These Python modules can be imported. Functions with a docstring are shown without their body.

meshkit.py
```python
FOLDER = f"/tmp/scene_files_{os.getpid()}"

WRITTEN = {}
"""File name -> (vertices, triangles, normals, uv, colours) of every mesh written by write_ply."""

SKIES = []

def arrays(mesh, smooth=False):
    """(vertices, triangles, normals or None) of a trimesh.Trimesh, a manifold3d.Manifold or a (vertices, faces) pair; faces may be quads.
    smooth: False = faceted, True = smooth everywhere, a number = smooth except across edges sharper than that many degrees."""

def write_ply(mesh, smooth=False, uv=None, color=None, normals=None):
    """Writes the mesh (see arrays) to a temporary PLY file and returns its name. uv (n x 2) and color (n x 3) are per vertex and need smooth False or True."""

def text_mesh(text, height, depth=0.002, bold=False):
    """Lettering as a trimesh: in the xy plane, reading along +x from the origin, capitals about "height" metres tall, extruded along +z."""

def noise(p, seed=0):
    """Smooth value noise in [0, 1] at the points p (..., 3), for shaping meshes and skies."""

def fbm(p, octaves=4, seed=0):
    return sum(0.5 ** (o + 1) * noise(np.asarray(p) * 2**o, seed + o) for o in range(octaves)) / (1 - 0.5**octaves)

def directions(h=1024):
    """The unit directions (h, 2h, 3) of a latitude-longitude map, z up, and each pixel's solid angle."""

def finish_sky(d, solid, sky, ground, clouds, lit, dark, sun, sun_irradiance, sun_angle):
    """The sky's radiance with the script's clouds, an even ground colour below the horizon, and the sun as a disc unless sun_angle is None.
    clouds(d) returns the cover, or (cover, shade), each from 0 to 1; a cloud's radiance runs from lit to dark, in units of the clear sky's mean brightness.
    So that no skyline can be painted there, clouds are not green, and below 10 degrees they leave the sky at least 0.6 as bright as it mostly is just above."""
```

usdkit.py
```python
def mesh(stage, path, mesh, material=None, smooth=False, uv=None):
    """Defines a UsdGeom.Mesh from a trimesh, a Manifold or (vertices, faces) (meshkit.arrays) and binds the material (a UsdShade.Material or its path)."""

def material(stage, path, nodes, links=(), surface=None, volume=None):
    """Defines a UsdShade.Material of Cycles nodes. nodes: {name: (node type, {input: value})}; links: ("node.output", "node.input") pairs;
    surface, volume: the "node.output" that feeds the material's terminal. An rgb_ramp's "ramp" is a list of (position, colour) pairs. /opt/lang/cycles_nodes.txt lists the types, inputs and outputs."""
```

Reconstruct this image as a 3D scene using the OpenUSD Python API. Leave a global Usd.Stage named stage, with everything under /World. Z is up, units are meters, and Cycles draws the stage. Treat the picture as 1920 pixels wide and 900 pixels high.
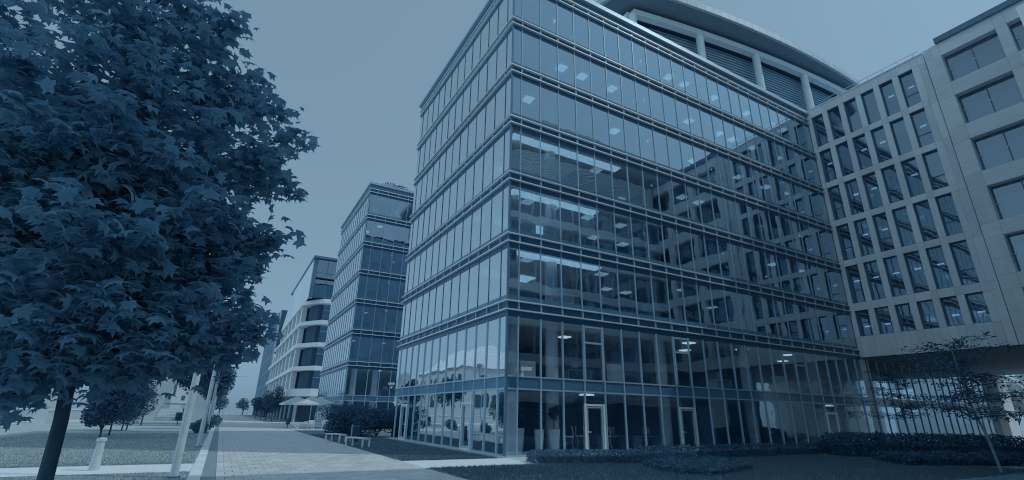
import math, random
import numpy as np, trimesh, usdkit, meshkit
from pxr import Usd, UsdGeom, UsdLux, UsdShade, Gf, Sdf, Vt
from shapely.geometry import Polygon
rnd = random.Random(7); rng = np.random.default_rng(7)
stage = Usd.Stage.CreateInMemory()
UsdGeom.SetStageUpAxis(stage, UsdGeom.Tokens.z); UsdGeom.SetStageMetersPerUnit(stage, 1.0)
UsdGeom.Xform.Define(stage, '/World'); UsdGeom.Scope.Define(stage, '/World/Looks')
# ------------------------------------------------------------------ camera (x runs along the right facade, y along the left one)
CAM = np.array([-11.319, -20.591, 1.75]); FPX = 910.0
def _d(x, y): v = np.array([x - 960, -(y - 450), -FPX], float); return v / np.linalg.norm(v)
_X = _d(2685, 811); _Y = _d(413, 768); _Y -= (_X @ _Y) / 2 * _X; _Y /= np.linalg.norm(_Y); _X -= (_X @ _Y) * _Y; _X /= np.linalg.norm(_X)
ROT = np.stack([_X, _Y, np.cross(_X, _Y)])
def ray(x, y): return ROT @ _d(x, y)
def gnd(x, y, z=0.0): r = ray(x, y); return CAM + r * (z - CAM[2]) / r[2]
def at(x, y, dist): r = ray(x, y); return CAM + r * dist / math.hypot(r[0], r[1])
cam = UsdGeom.Camera.Define(stage, '/World/Camera')
M4 = Gf.Matrix4d(1.0)
for c in range(3): M4.SetRow(c, Gf.Vec4d(*[float(v) for v in ROT[:, c]], 0))
M4.SetRow(3, Gf.Vec4d(*map(float, CAM), 1)); cam.AddTransformOp().Set(M4)
cam.CreateHorizontalApertureAttr(36.0); cam.CreateVerticalApertureAttr(16.875); cam.CreateFocalLengthAttr(36.0 * FPX / 1920)
cam.CreateClippingRangeAttr(Gf.Vec2f(0.1, 5000)); cam.CreateExposureAttr(-1.54)
# ------------------------------------------------------------------ daylight
SUN_AZ, SUN_EL = math.radians(-30), math.radians(48)
sd = np.array([math.cos(SUN_AZ) * math.cos(SUN_EL), math.sin(SUN_AZ) * math.cos(SUN_EL), math.sin(SUN_EL)])
SKY_TINT = (0.60, 0.985, 1.34)
usdkit.material(stage, '/World/Looks/sky', {
    's': ('sky_texture', {'sky_type': 'single_scattering', 'sun_disc': False, 'sun_elevation': SUN_EL, 'sun_rotation': math.atan2(sd[0], sd[1]), 'air_density': 1.0, 'aerosol_density': 3.0}),
    'bw': ('rgb_to_bw', {}), 'pw': ('math', {'math_type': 'power', 'value2': 0.20}), 'ml': ('math', {'math_type': 'multiply', 'value2': 5.5}),
    'cc': ('combine_color', {}), 't': ('mix_color', {'blend_type': 'multiply', 'fac': 1.0, 'b': SKY_TINT, 'use_clamp': False}),
    'b': ('background_shader', {'strength': 0.15})},
    [('s.color', 'bw.color'), ('bw.val', 'pw.value1'), ('pw.value', 'ml.value1'), ('ml.value', 'cc.r'), ('ml.value', 'cc.g'), ('ml.value', 'cc.b'), ('cc.color', 't.a'), ('t.result', 'b.color')], surface='b.background')
dome = UsdLux.DomeLight.Define(stage, '/World/sky'); UsdShade.MaterialBindingAPI.Apply(dome.GetPrim()).Bind(UsdShade.Material.Get(stage, '/World/Looks/sky'))
dome.GetPrim().SetCustomDataByKey('label', 'clear pale blue daylight sky'); dome.GetPrim().SetCustomDataByKey('category', 'sky'); dome.GetPrim().SetCustomDataByKey('kind', 'structure')
sun = UsdLux.DistantLight.Define(stage, '/World/sun'); sun.CreateIntensityAttr(0.68); sun.CreateAngleAttr(0.5); sun.CreateNormalizeAttr(True); sun.CreateColorAttr(Gf.Vec3f(0.86, 0.98, 1.0))
zz = sd; xx = np.cross([0, 0, 1], zz); xx /= np.linalg.norm(xx); yy = np.cross(zz, xx); S4 = Gf.Matrix4d(1.0)
for i, v in enumerate((xx, yy, zz)): S4.SetRow(i, Gf.Vec4d(*map(float, v), 0))
sun.AddTransformOp().Set(S4)
# ------------------------------------------------------------------ helpers
counts = {}
def unique(parent, name):
    k = (parent, name); n = counts.get(k, 0); counts[k] = n + 1
    return f'{parent}/{name}' + (f'_{n:03d}' if n else '')
def data(prim, label=None, cat=None, group=None, kind=None):
    for k, v in (('label', label), ('category', cat), ('group', group), ('kind', kind)):
        if v: prim.SetCustomDataByKey(k, v)
    return prim
def thing(name, label, cat, loc=(0, 0, 0), rz=0.0, group=None, scale=None):
    x = UsdGeom.Xform.Define(stage, unique('/World', name)); x.AddTranslateOp().Set(Gf.Vec3d(*map(float, loc)))
    if rz: x.AddRotateZOp().Set(math.degrees(rz))
    if scale: x.AddScaleOp().Set(Gf.Vec3f(*scale))
    return data(x.GetPrim(), label, cat, group)
def obj(name, mesh, mat, parent=None, smooth=False, **kw):
    p = str(parent.GetPath()) if parent is not None else '/World'
    m = usdkit.mesh(stage, unique(p, name), mesh, '/World/Looks/' + mat, smooth=smooth)
    return data(m.GetPrim(), **kw)
def dup(root, label, loc, rz=0.0, scale=None, group=None):
    was = root.GetCustomData(); base = root.GetName().rsplit('_', 1)[0] if root.GetName()[-3:].isdigit() else root.GetName()
    r = thing(base, label, was['category'], loc, rz, group or was.get('group'), scale)
    r.GetReferences().AddInternalReference(root.GetPath()); r.SetInstanceable(True)
    return r
BF = np.array([[0, 2, 1], [0, 3, 2], [4, 5, 6], [4, 6, 7], [0, 1, 5], [0, 5, 4], [1, 2, 6], [1, 6, 5], [2, 3, 7], [2, 7, 6], [3, 0, 4], [3, 4, 7]])
def box(x0, x1, y0, y1, z0, z1):
    return (np.array([[x0, y0, z0], [x1, y0, z0], [x1, y1, z0], [x0, y1, z0], [x0, y0, z1], [x1, y0, z1], [x1, y1, z1], [x0, y1, z1]], float), BF)
def join(parts):
    vs, fs, n = [], [], 0
    for v, f in parts: vs.append(np.asarray(v)); fs.append(np.asarray(f) + n); n += len(v)
    return (np.vstack(vs), np.vstack(fs))
def tm(m): return (np.array(m.vertices), np.array(m.faces))
def tube(pts, radii, n=8, caps=True):
    pts = np.asarray(pts, float); radii = np.broadcast_to(radii, len(pts)); vs = []
    for i, p in enumerate(pts):
        t = pts[min(i + 1, len(pts) - 1)] - pts[max(i - 1, 0)]; t /= np.linalg.norm(t)
        a = np.cross(t, [0, 0, 1] if abs(t[2]) < .9 else [1, 0, 0]); a /= np.linalg.norm(a); b = np.cross(t, a)
        for k in range(n):
            w = 2 * math.pi * k / n; vs.append(p + radii[i] * (math.cos(w) * a + math.sin(w) * b))
    f = []
    for i in range(len(pts) - 1):
        for k in range(n):
            a0, a1 = i * n + k, i * n + (k + 1) % n; f += [[a0, a1, a1 + n], [a0, a1 + n, a0 + n]]
    if caps:
        vs += [pts[0], pts[-1]]; e = len(pts) * n
        for k in range(n): f += [[e, (k + 1) % n, k], [e + 1, (len(pts) - 1) * n + k, (len(pts) - 1) * n + (k + 1) % n]]
    return (np.array(vs), np.array(f))
def lathe(prof, n=16):
    return tube([(0, 0, z) for r, z in prof], [r for r, z in prof], n)
def move(m, d): return (np.asarray(m[0]) + np.asarray(d, float), m[1])
def spin(m, a):
    c, s = math.cos(a), math.sin(a); return (np.asarray(m[0]) @ np.array([[c, s, 0], [-s, c, 0], [0, 0, 1]]), m[1])
def prism(poly, z0, z1):
    return move(tm(trimesh.creation.extrude_polygon(Polygon(poly), z1 - z0, engine='earcut')), (0, 0, z0))
# ------------------------------------------------------------------ materials.  The photograph is a blue monotone print: everything in it has a blue grey colour of its own
def lin(c): c = np.array(c) / 255.; return np.where(c <= .04045, c / 12.92, ((c + .055) / 1.055) ** 2.4)
ILL = np.array([.20, .31, .41]) * 1.0
def hue(r, g, b, k=1.0): return np.clip(lin((r, g, b)) / ILL * k, .002, .92)
def mat(name, c, rough=.6, var=.12, scale=2.0, metal=0.0, bump=0.0, bscale=30.0, spec=.4, detail=4.0, island=False, stretch=(1, 1, 1)):
    c = np.array(c)
    nodes = {'g': ('geometry', {}), 'mp': ('mapping', {'scale': stretch}), 'n': ('noise_texture', {'scale': scale, 'detail': detail, 'roughness': .62}),
             'r': ('rgb_ramp', {'ramp': [(.25, c * (1 - var)), (.75, np.clip(c * (1 + var), 0, .95))]}),
             'o': ('object_info', {}), 'mr': ('map_range', {'to_min': 1 - var * .8, 'to_max': 1 + var * .8}), 'v': ('hsv', {}),
             'p': ('principled_bsdf', {'roughness': rough, 'metallic': metal, 'specular_ior_level': spec})}
    links = [('g.position', 'mp.vector'), ('mp.vector', 'n.vector'), ('n.fac', 'r.fac'), ('r.color', 'v.color'), ('g.random_per_island' if island else 'o.random', 'mr.value'), ('mr.result', 'v.value'), ('v.color', 'p.base_color')]
    if bump:
        nodes['bn'] = ('noise_texture', {'scale': bscale, 'detail': 3.0}); nodes['bu'] = ('bump', {'strength': bump, 'distance': .02})
        links += [('g.position', 'bn.vector'), ('bn.fac', 'bu.height'), ('bu.normal', 'p.normal')]
    return usdkit.material(stage, '/World/Looks/' + name, nodes, links, surface='p.BSDF')
def glass(name, tint, base, refl=(.80, .93, 1.0), power=3.0, wob=.0006):
    usdkit.material(stage, '/World/Looks/' + name, {
        'lw': ('layer_weight', {'blend': .5}), 'pw': ('math', {'math_type': 'power', 'value2': power}), 'ma': ('math', {'math_type': 'multiply_add', 'value2': 1 - base, 'value3': base}),
        'g': ('geometry', {}), 'n': ('noise_texture', {'scale': .9, 'detail': 1.0}), 'bu': ('bump', {'strength': 1.0, 'distance': wob * 8}),
        'tr': ('transparent_bsdf', {'color': tint}), 'gl': ('glossy_bsdf', {'color': refl, 'roughness': .0}), 'mx': ('mix_closure', {})},
        [('lw.facing', 'pw.value1'), ('pw.value', 'ma.value1'), ('ma.value', 'mx.fac'), ('g.position', 'n.vector'), ('n.fac', 'bu.height'), ('bu.normal', 'gl.normal'), ('tr.BSDF', 'mx.closure1'), ('gl.BSDF', 'mx.closure2')], surface='mx.closure')
def leafmat(name, c, tr=.25, var=.35):
    c = np.array(c)
    usdkit.material(stage, '/World/Looks/' + name, {
        'g': ('geometry', {}), 'mr': ('map_range', {'to_min': 1 - var, 'to_max': 1 + var}), 'v': ('hsv', {'color': c}),
        'p': ('principled_bsdf', {'roughness': .5, 'specular_ior_level': .35}), 't': ('translucent_bsdf', {}), 'm': ('mix_closure', {'fac': tr})},
        [('g.random_per_island', 'mr.value'), ('mr.result', 'v.value'), ('v.color', 'p.base_color'), ('v.color', 't.color'), ('p.BSDF', 'm.closure1'), ('t.BSDF', 'm.closure2')], surface='m.closure')
def lamp(name, c, s): usdkit.material(stage, '/World/Looks/' + name, {'e': ('emission', {'color': c, 'strength': s})}, surface='e.emission')
mat('trim_metal', hue(112, 146, 172, 1.05), .4, .08, 3, metal=.2)
mat('mullion_metal', hue(84, 120, 148, .95), .4, .08, 3, metal=.2)
mat('dark_metal', hue(34, 68, 98, 1.1), .45, .1, 3)
mat('spandrel', hue(42, 80, 112, .75), .12, .10, 1.5, spec=.8)
mat('shadow_box', hue(24, 62, 96, .75), .3, .1, 2)
mat('ceiling', hue(120, 150, 172, 1.3), .8, .05, 1)
mat('interior_floor', hue(50, 98, 136, 1.4), .6, .1, 2)
mat('interior_wall', hue(64, 98, 126, 1.25), .8, .15, .6)
mat('interior_dark', hue(34, 70, 100, 1.25), .8, .2, .7)
mat('column_paint', hue(118, 148, 170, 1.3), .6, .05, 1)
mat('stone', hue(124, 154, 176, 1.95), .75, .11, 1.2, bump=.15, bscale=60, stretch=(1, 1, .35))
mat('stone_second', hue(122, 152, 174, 2.0), .75, .11, .8, bump=.15, bscale=60, stretch=(.5, .5, 2.5))
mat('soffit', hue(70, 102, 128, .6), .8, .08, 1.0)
mat('joint', hue(60, 92, 118, .8), .9, .1, 2)
mat('white_slab', hue(128, 158, 180, .82), .6, .05, 1)
mat('panel_metal', hue(114, 145, 167, 1.0), .45, .05, .7)
mat('roof_metal', hue(100, 130, 153, .9), .5, .08, 1.5, stretch=(4, 1, 1))
mat('louvre', hue(72, 106, 132, 1.0), .5, .1, 2)
mat('louvre_back', hue(30, 60, 86, .8), .8, .1, 2)
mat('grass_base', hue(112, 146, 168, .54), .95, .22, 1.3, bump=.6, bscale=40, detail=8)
mat('lawn_shade', hue(70, 106, 134, .62), .95, .25, 1.6, bump=.6, bscale=40, detail=8)  # same grass as the left lawn, with shade put into its darker colour
mat('paving', hue(140, 168, 190, .56), .8, .11, 1.6, bump=.15, bscale=50, detail=6)
mat('paving_light', hue(146, 174, 195, .72), .8, .06, 1.6, bump=.15, bscale=50, detail=6)
mat('paving_joint', hue(90, 120, 144, .35), .9, .1, 4)
mat('kerb', hue(140, 168, 190, .8), .8, .08, 3)
mat('gutter', hue(96, 128, 152, .6), .85, .1, 3)
mat('pebble', hue(110, 140, 164, .9), .9, .3, 8, island=True)
mat('asphalt', hue(140, 168, 188, .58), .9, .08, 1.0)
mat('bark', hue(36, 68, 94, .6), .9, .25, 9, bump=.8, bscale=25, stretch=(1, 1, .3))
mat('bark_light', hue(70, 104, 130, .8), .9, .2, 9)
leafmat('maple_leaf', hue(46, 79, 104, 2.1), .40, .24)
leafmat('hedge_leaf', hue(44, 80, 108, 1.5), .2, .4)
leafmat('dark_leaf', hue(32, 66, 95, 1.5), .15, .4)
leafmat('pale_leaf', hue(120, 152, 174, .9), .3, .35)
leafmat('grass_blade', hue(112, 146, 168, .6), .2, .35)
mat('post_paint', hue(112, 142, 164, .78), .5, .12, 3)
mat('concrete', hue(116, 148, 170, .7), .85, .12, 6, bump=.3, bscale=60)
mat('monument', hue(112, 146, 168, .54), .85, .05, .6)
mat('poster', hue(140, 172, 192, .85), .8, .03, .6)
mat('bench_wood', hue(116, 148, 170, 1.1), .7, .12, 4)
mat('fabric', hue(124, 154, 175, .78), .85, .06, 2)
mat('dark_plastic', hue(28, 60, 90, .5), .5, .1, 3)
mat('planter', hue(130, 158, 178, 1.5), .6, .06, 2)
mat('stool_metal', hue(150, 176, 194, 1.5), .3, .05, 2)
mat('car_paint', hue(80, 112, 138, .9), .25, .04, 1, spec=.7)
mat('skin', hue(120, 150, 172, .7), .7, .05, 3)
mat('cloth', hue(34, 64, 90, .8), .9, .1, 3)
mat('cloth_pale', hue(110, 142, 165, .8), .9, .1, 3)
mat('camera_white', hue(140, 168, 188, 1.4), .4, .03, 2)
mat('roof_tile', hue(110, 140, 163, .9), .8, .15, 1)
mat('far_wall', hue(114, 146, 168, .66), .85, .06, .4)
mat('far_tree_', hue(50, 84, 110, .8), .9, .3, 1)
glass('facade_glass', (.62, .72, .80), .36)
glass('left_glass', (.55, .66, .75), .74, power=2.0, refl=(.9, .97, 1.0))
glass('clear_glass', (.72, .80, .86), .07)
glass('ground_glass', (.90, .94, .97), .12)
glass('stone_glass', (.6, .7, .78), .27)
glass('far_glass', (.55, .65, .74), .3)
lamp('lamp_glow', (.62, .86, 1.0), 2.6)
lamp('strip_glow', (.62, .86, 1.0), 4.6)
# ------------------------------------------------------------------ ground, paths
def rough_sheet(x0, x1, y0, y1, n, m, z, amp):
    X, Y = np.meshgrid(np.linspace(x0, x1, n), np.linspace(y0, y1, m)); P = np.stack([X.ravel(), Y.ravel(), np.zeros(X.size)], 1)
    P[:, 2] = z + amp * meshkit.fbm(P * .6)
    i = np.arange(n * m).reshape(m, n); a, b, c, d = i[:-1, :-1].ravel(), i[:-1, 1:].ravel(), i[1:, 1:].ravel(), i[1:, :-1].ravel()
    return (P, np.vstack([np.stack([a, b, c], 1), np.stack([a, c, d], 1)]))
def sheet(x0, x1, y0, y1, z): return (np.array([[x0, y0, z], [x1, y0, z], [x1, y1, z], [x0, y1, z]], float), np.array([[0, 1, 2], [0, 2, 3]]))
obj('ground', sheet(-900, 900, -700, 1100, -.06), 'grass_base', label='pale ground reaching to the horizon', cat='ground', kind='structure')
obj('lawn', rough_sheet(-60, -11.75, .6, 47, 90, 90, -.02, .03), 'grass_base', label='open sunlit lawn left of the path', cat='lawn', kind='structure')
obj('lawn', rough_sheet(-40, -11.75, -40, -1.9, 60, 80, -.02, .03), 'grass_base', label='lawn strip at the foot of the near maple', cat='lawn', kind='structure')
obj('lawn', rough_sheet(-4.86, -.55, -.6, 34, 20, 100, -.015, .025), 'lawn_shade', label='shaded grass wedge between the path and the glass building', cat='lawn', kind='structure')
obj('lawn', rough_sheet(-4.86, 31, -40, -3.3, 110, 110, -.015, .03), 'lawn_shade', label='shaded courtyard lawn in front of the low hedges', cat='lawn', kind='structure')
obj('courtyard_paving', sheet(-.2, 60, -3.3, -.05, -.03), 'paving', label='paved strip along the foot of the glass facade', cat='paving', kind='structure')
obj('side_path', box(-60, -11.75, -1.9, .6, -.05, .0), 'paving_light', label='pale side path crossing the left lawn beside the stone bollard', cat='path', kind='structure')
obj('side_path', box(-4.86, -.2, -3.3, -.6, -.05, .002), 'paving_light', label='short pale path to the corner of the glass building', cat='path', kind='structure')
obj('road', box(-300, -11.75, 49, 53, -.05, .0), 'asphalt', label='pale lane across the far end of the left lawn', cat='road', kind='structure')
obj('road', box(-300, -11.75, 60, 78, -.05, .0), 'asphalt', label='wide pale forecourt below the monument', cat='road', kind='structure')
obj('road', box(-300, 300, 212, 228, -.05, .0), 'asphalt', label='pale road crossing at the far end of the path', cat='road', kind='structure')
obj('terrace', box(-4.86, 30, 34, 71, -.05, .004), 'paving', label='cafe terrace in front of the second glass building', cat='terrace', kind='structure')
path = data(UsdGeom.Xform.Define(stage, '/World/path').GetPrim(), 'long straight paved path leading into the distance', 'path', None, 'structure')
obj('bed', box(-11.1, -4.86, -40, 212, -.06, -.012), 'paving_joint', path)
obj('gutter', box(-11.45, -11.1, -40, 212, -.06, .0), 'gutter', path)
kerbs = []
for k in range(130):
    y = -12 + k * 1.0
    kerbs.append(box(-11.75, -11.45, y + .006, y + .994, -.06, .05 + rnd.uniform(-.004, .004)))
for k in kerbs[:60]: obj('kerb_stone', k, 'kerb', path)
obj('kerb_run', join(kerbs[60:]), 'kerb', path, kind='stuff')
pav = []
PW, PL = .445, .62
for j in range(-20, 70):
    for i in range(14):
        off = (.5 if j % 2 else 0) * PW; x0 = max(-11.1, -11.1 + i * PW - off); x1 = min(-4.86, -11.1 + (i + 1) * PW - off)
        if x1 - x0 > .05: y = j * PL; h = rnd.uniform(-.003, .003); pav.append((y, box(x0 + .009, x1 - .009, y + .009, y + PL - .009, -.05, h)))
    x0 = -11.1 + 14 * PW - (.5 if j % 2 else 0) * PW
    if -4.86 - x0 > .05: y = j * PL; pav.append((y, box(x0 + .006, -4.86, y + .006, y + PL - .006, -.05, rnd.uniform(-.003, .003))))
near = [p for p in pav if p[0] > -8.2]; near.sort(key=lambda p: p[0])
for y, p in near[:300]: obj('paver', p, 'paving', path)
obj('paver_field', join([p for y, p in near[300:]] + [p for y, p in pav if y <= -8.2] + [box(-11.1, -4.86, 70 * PL, 212, -.05, 0)]), 'paving', path, kind='stuff')
# pebble strip at the foot of the left facade
pb = trimesh.creation.icosphere(subdivisions=1, radius=1.0); P = []
for k in range(1500):
    s = rnd.uniform(.025, .055); P.append((np.array(pb.vertices) * [s, s * .8, s * .6] + [rnd.uniform(-.53, -.06), rnd.uniform(-.5, 17.5), rnd.uniform(-.01, .02)], pb.faces))
obj('pebble_strip', join(P), 'pebble', smooth=True, label='strip of grey pebbles at the foot of the left glass facade', cat='pebbles', kind='stuff')
# ------------------------------------------------------------------ glass office buildings
UP = [7.04 + 3.535 * k for k in range(7)]; LOW = [u - .44 for u in UP]; TOP = 29.1
def tilt(m, ax, a):
    v = np.array(m[0]); c = v.mean(0); w = v - c
    if ax == 'R': w[:, 1] += a[0] * w[:, 0] + a[1] * w[:, 2]
    else: w[:, 0] += a[0] * w[:, 1] + a[1] * w[:, 2]
    return (w + c, m[1])
def glass_building(b, xr, yl, mulR, mulL, depthx, detail=True):
    """b: the thing; facade R is the plane y=0 from x=0 to xr, facade L the plane x=0 from y=0 to yl"""
    def F(side, u0, u1, z0, z1, o0, o1):       # o: outward offset
        return box(u0, u1, -o1, -o0, z0, z1) if side == 'R' else box(-o1, -o0, u0, u1, z0, z1)
    zones = [(.06, 2.88), (3.52, LOW[0] - .30)] + [(UP[k] + .34, LOW[k + 1] - .30) for k in range(6)]
    for side, end, mu in (('R', xr, mulR), ('L', yl, mulL)):
        us = [0.03] + list(mu) + [end]
        for zi, (z0, z1) in enumerate(zones):
            gm = ('ground_glass' if zi < 2 else 'facade_glass') if side == 'R' else 'left_glass'
            for i in range(len(us) - 1):
                m = F(side, us[i] + .02, us[i + 1] - .02, z0, z1, -.012, 0)
                obj('pane', tilt(m, side, (rnd.gauss(0, .003), rnd.gauss(0, .002))), gm, b)
        E1 = 0.0 if side == 'R' else .062
        for u in mu:
            obj('mullion', F(side, u - .032, u + .032, .0, LOW[0] - .26, -.05, .055), 'mullion_metal', b)
            obj('mullion', F(side, u - .018, u + .018, UP[0] + .05, TOP - .5, -.05, .045 if side == 'R' else .03), 'mullion_metal' if side == 'R' else 'dark_metal', b)
        for k in range(7):
            e0 = -.16 if side == 'R' else 0.0
            obj('trim', F(side, e0, end + .16, UP[k], UP[k] + .055, .0, .16), 'trim_metal', b)
            obj('trim', F(side, e0, end + .16, LOW[k], LOW[k] + .055, .0, .17), 'trim_metal', b)
            obj('spandrel_panel', F(side, E1, end, LOW[k] + .055, UP[k], -.06, .0), 'shadow_box', b)
            if k < 6: obj('sill_panel', F(side, E1, end, UP[k] + .055, UP[k] + .33, -.06, .012), 'spandrel', b)
            obj('head_panel', F(side, E1, end, LOW[k] - .29, LOW[k], -.06, .008), 'shadow_box', b)  # dark strip below the fin, its shade put into the colour
            [obj('peg', F(side, u - .03, u + .03, LOW[k] + .055, UP[k], .0, .10), 'mullion_metal', b) for u in mu]
        obj('parapet', F(side, -.1 if side == 'R' else .2, end + .1, UP[6] + .055, TOP - .25, -.2, .03), 'spandrel', b)
        obj('coping', F(side, -.25 if side == 'R' else .35, end + .25, TOP - .25, TOP, -.35, .25), 'mullion_metal', b)
        obj('coping_rail', F(side, -.17 if side == 'R' else -.12, end + .25, TOP + .14, TOP + .19, .12, .17), 'trim_metal', b)
        for u in mu[::3]: obj('rail_post', F(side, u - .02, u + .02, TOP, TOP + .14, .13, .16), 'trim_metal', b)
        obj('transom', F(side, E1, end, 2.88, 2.95, -.03, .05), 'mullion_metal', b)
        obj('transom', F(side, E1, end, 3.45, 3.52, -.03, .05), 'mullion_metal', b)
        obj('mezzanine_panel', F(side, E1 + .02, end, 2.95, 3.45, -.05, .0), 'spandrel', b)
        obj('base_rail', F(side, E1, end, -.05, .06, -.05, .05), 'mullion_metal', b)
    obj('corner_post', box(-.05, .05, -.05, .05, -.05, TOP - .25), 'dark_metal', b)
    # inside
    dx, dy = depthx, yl
    levels = [(2.95, 3.42)] + [(LOW[k] - .22, UP[k] + .26) for k in range(7)]
    for z0, z1 in levels:
        obj('floor_slab', box(.09, dx, .09, dy - .1, z0, z1), 'ceiling', b)
    obj('ground_slab', box(.09, dx, .09, dy - .1, -.05, .02), 'interior_floor', b)
    obj('roof_slab', box(.3, dx, .3, dy, UP[6] + .26, UP[6] + .42), 'roof_metal', b)
    obj('core_wall', box(7.5, dx - .1, 6.5, 6.8, .02, UP[6]), 'interior_wall', b)
    obj('core_wall', box(7.5, 7.8, 6.8, dy - .3, .02, UP[6]), 'interior_wall', b)
    obj('end_wall', box(dx, dx + .3, .12, dy, 0, TOP - .3), 'stone_second', b)
    obj('back_wall', box(.12, dx, dy - .08, dy, 0, TOP - .3), 'interior_wall', b)
    for x in [1.0, 3.4] + [3.4 + 7.9 * k for k in range(1, 6)]:
        if x < dx - 1: obj('column', move(lathe([(.34, .02), (.34, UP[6])], 20), (x, 1.2, 0)), 'column_paint', b, smooth=40)
    for y in (8.4, 15.5): obj('column', move(lathe([(.34, .02), (.34, UP[6])], 20), (1.2, y, 0)), 'column_paint', b, smooth=40)
    for i in range(int(xr / 2.64)):
        if rnd.random() < .25: obj('ceiling_light', box(.9 + 2.64 * i, 1.5 + 2.64 * i, 2.0, 2.6, 2.86, 2.93), 'lamp_glow', b)  # ground-floor lamps added to lift the dark interior
    for k in range(7):
        zc = LOW[k] - .22
        for i in range(int(xr / 2.64)):
            for j, yy_ in enumerate((1.5, 4.2)):
                if rnd.random() < (.2, .4, .42, .45, .72, .72, .72)[k]:
                    x = 1.1 + 2.64 * i + rnd.choice([0, 0, .9]); obj('ceiling_light', box(x - .3, x + .3, yy_ - .3, yy_ + .3, zc - .07, zc - .01), 'lamp_glow', b)
    if detail:
        for k, xe in ((1, 6.2), (2, 7.8), (3, 8.6)):
            for q, (ya, yc) in enumerate(((.45, 1.05), (4.4, 5.6))): 
                for i in range(int((xe - q * 1.2) / 2)): obj('light_strip', box(.45 + i * 2.0, 2.40 + i * 2.0, ya, yc, LOW[k] - .30, LOW[k] - .225), 'strip_glow', b)
    # dim partitions, cupboards and desks seen through the glass
    for k in range(8):
        zf = [.02, 3.42] + [u + .26 for u in UP[:6]]; zf = zf[k]; h = 2.3
        x = 1.5
        while x < xr - 3:
            r = rnd.random()
            if r < .33: obj('partition', box(x, x + .12, 2.2, 6.4, zf, zf + h + .2), 'interior_dark' if rnd.random() < .6 else 'interior_wall', b)
            elif r < .75:
                w = rnd.uniform(1.2, 1.8); y0 = rnd.uniform(.7, 2.2)
                obj('desk', join([box(x, x + w, y0, y0 + .75, zf + .70, zf + .74), box(x + .04, x + .1, y0 + .04, y0 + .7, zf, zf + .70), box(x + w - .1, x + w - .04, y0 + .04, y0 + .7, zf, zf + .70),
                                  box(x + w * .3, x + w * .3 + .55, y0 + .35, y0 + .39, zf + .85, zf + 1.2), box(x + w * .3 + .24, x + w * .3 + .31, y0 + .36, y0 + .4, zf + .74, zf + .88)]), 'interior_wall', b)
            elif r < .88: obj('cabinet', box(x, x + .9, 1.2, 1.65, zf, zf + rnd.uniform(.8, 1.5)), 'column_paint', b)
            x += rnd.uniform(1.5, 3.2)
    # blinds drawn to different depths
    for k in range(1, 7):
        zt = LOW[k] - .30
        for side, end, mu in (('R', xr, mulR), ('L', yl, mulL)):
            us = [0.03] + list(mu) + [end]
            for i in range(len(us) - 1):
                if rnd.random() < ((.16 if detail else .5) if side == 'R' else .45):
                    h = rnd.choice([.6, 1.0, 1.6, 2.3]); obj('roller_blind', F(side, us[i] + .07, us[i + 1] - .07, zt - h, zt, -.14, -.12), 'fabric', b)
MR = [.62 + 1.318 * k for k in range(24)]; ML = [.77 + 1.33 * k for k in range(13)]
main = thing('glass_office_building', 'large glass office block nearest the camera, its sharp corner facing the path', 'building', (0, 0, 0))
glass_building(main, 31.75, 17.45, MR, ML, 31.7)
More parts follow.
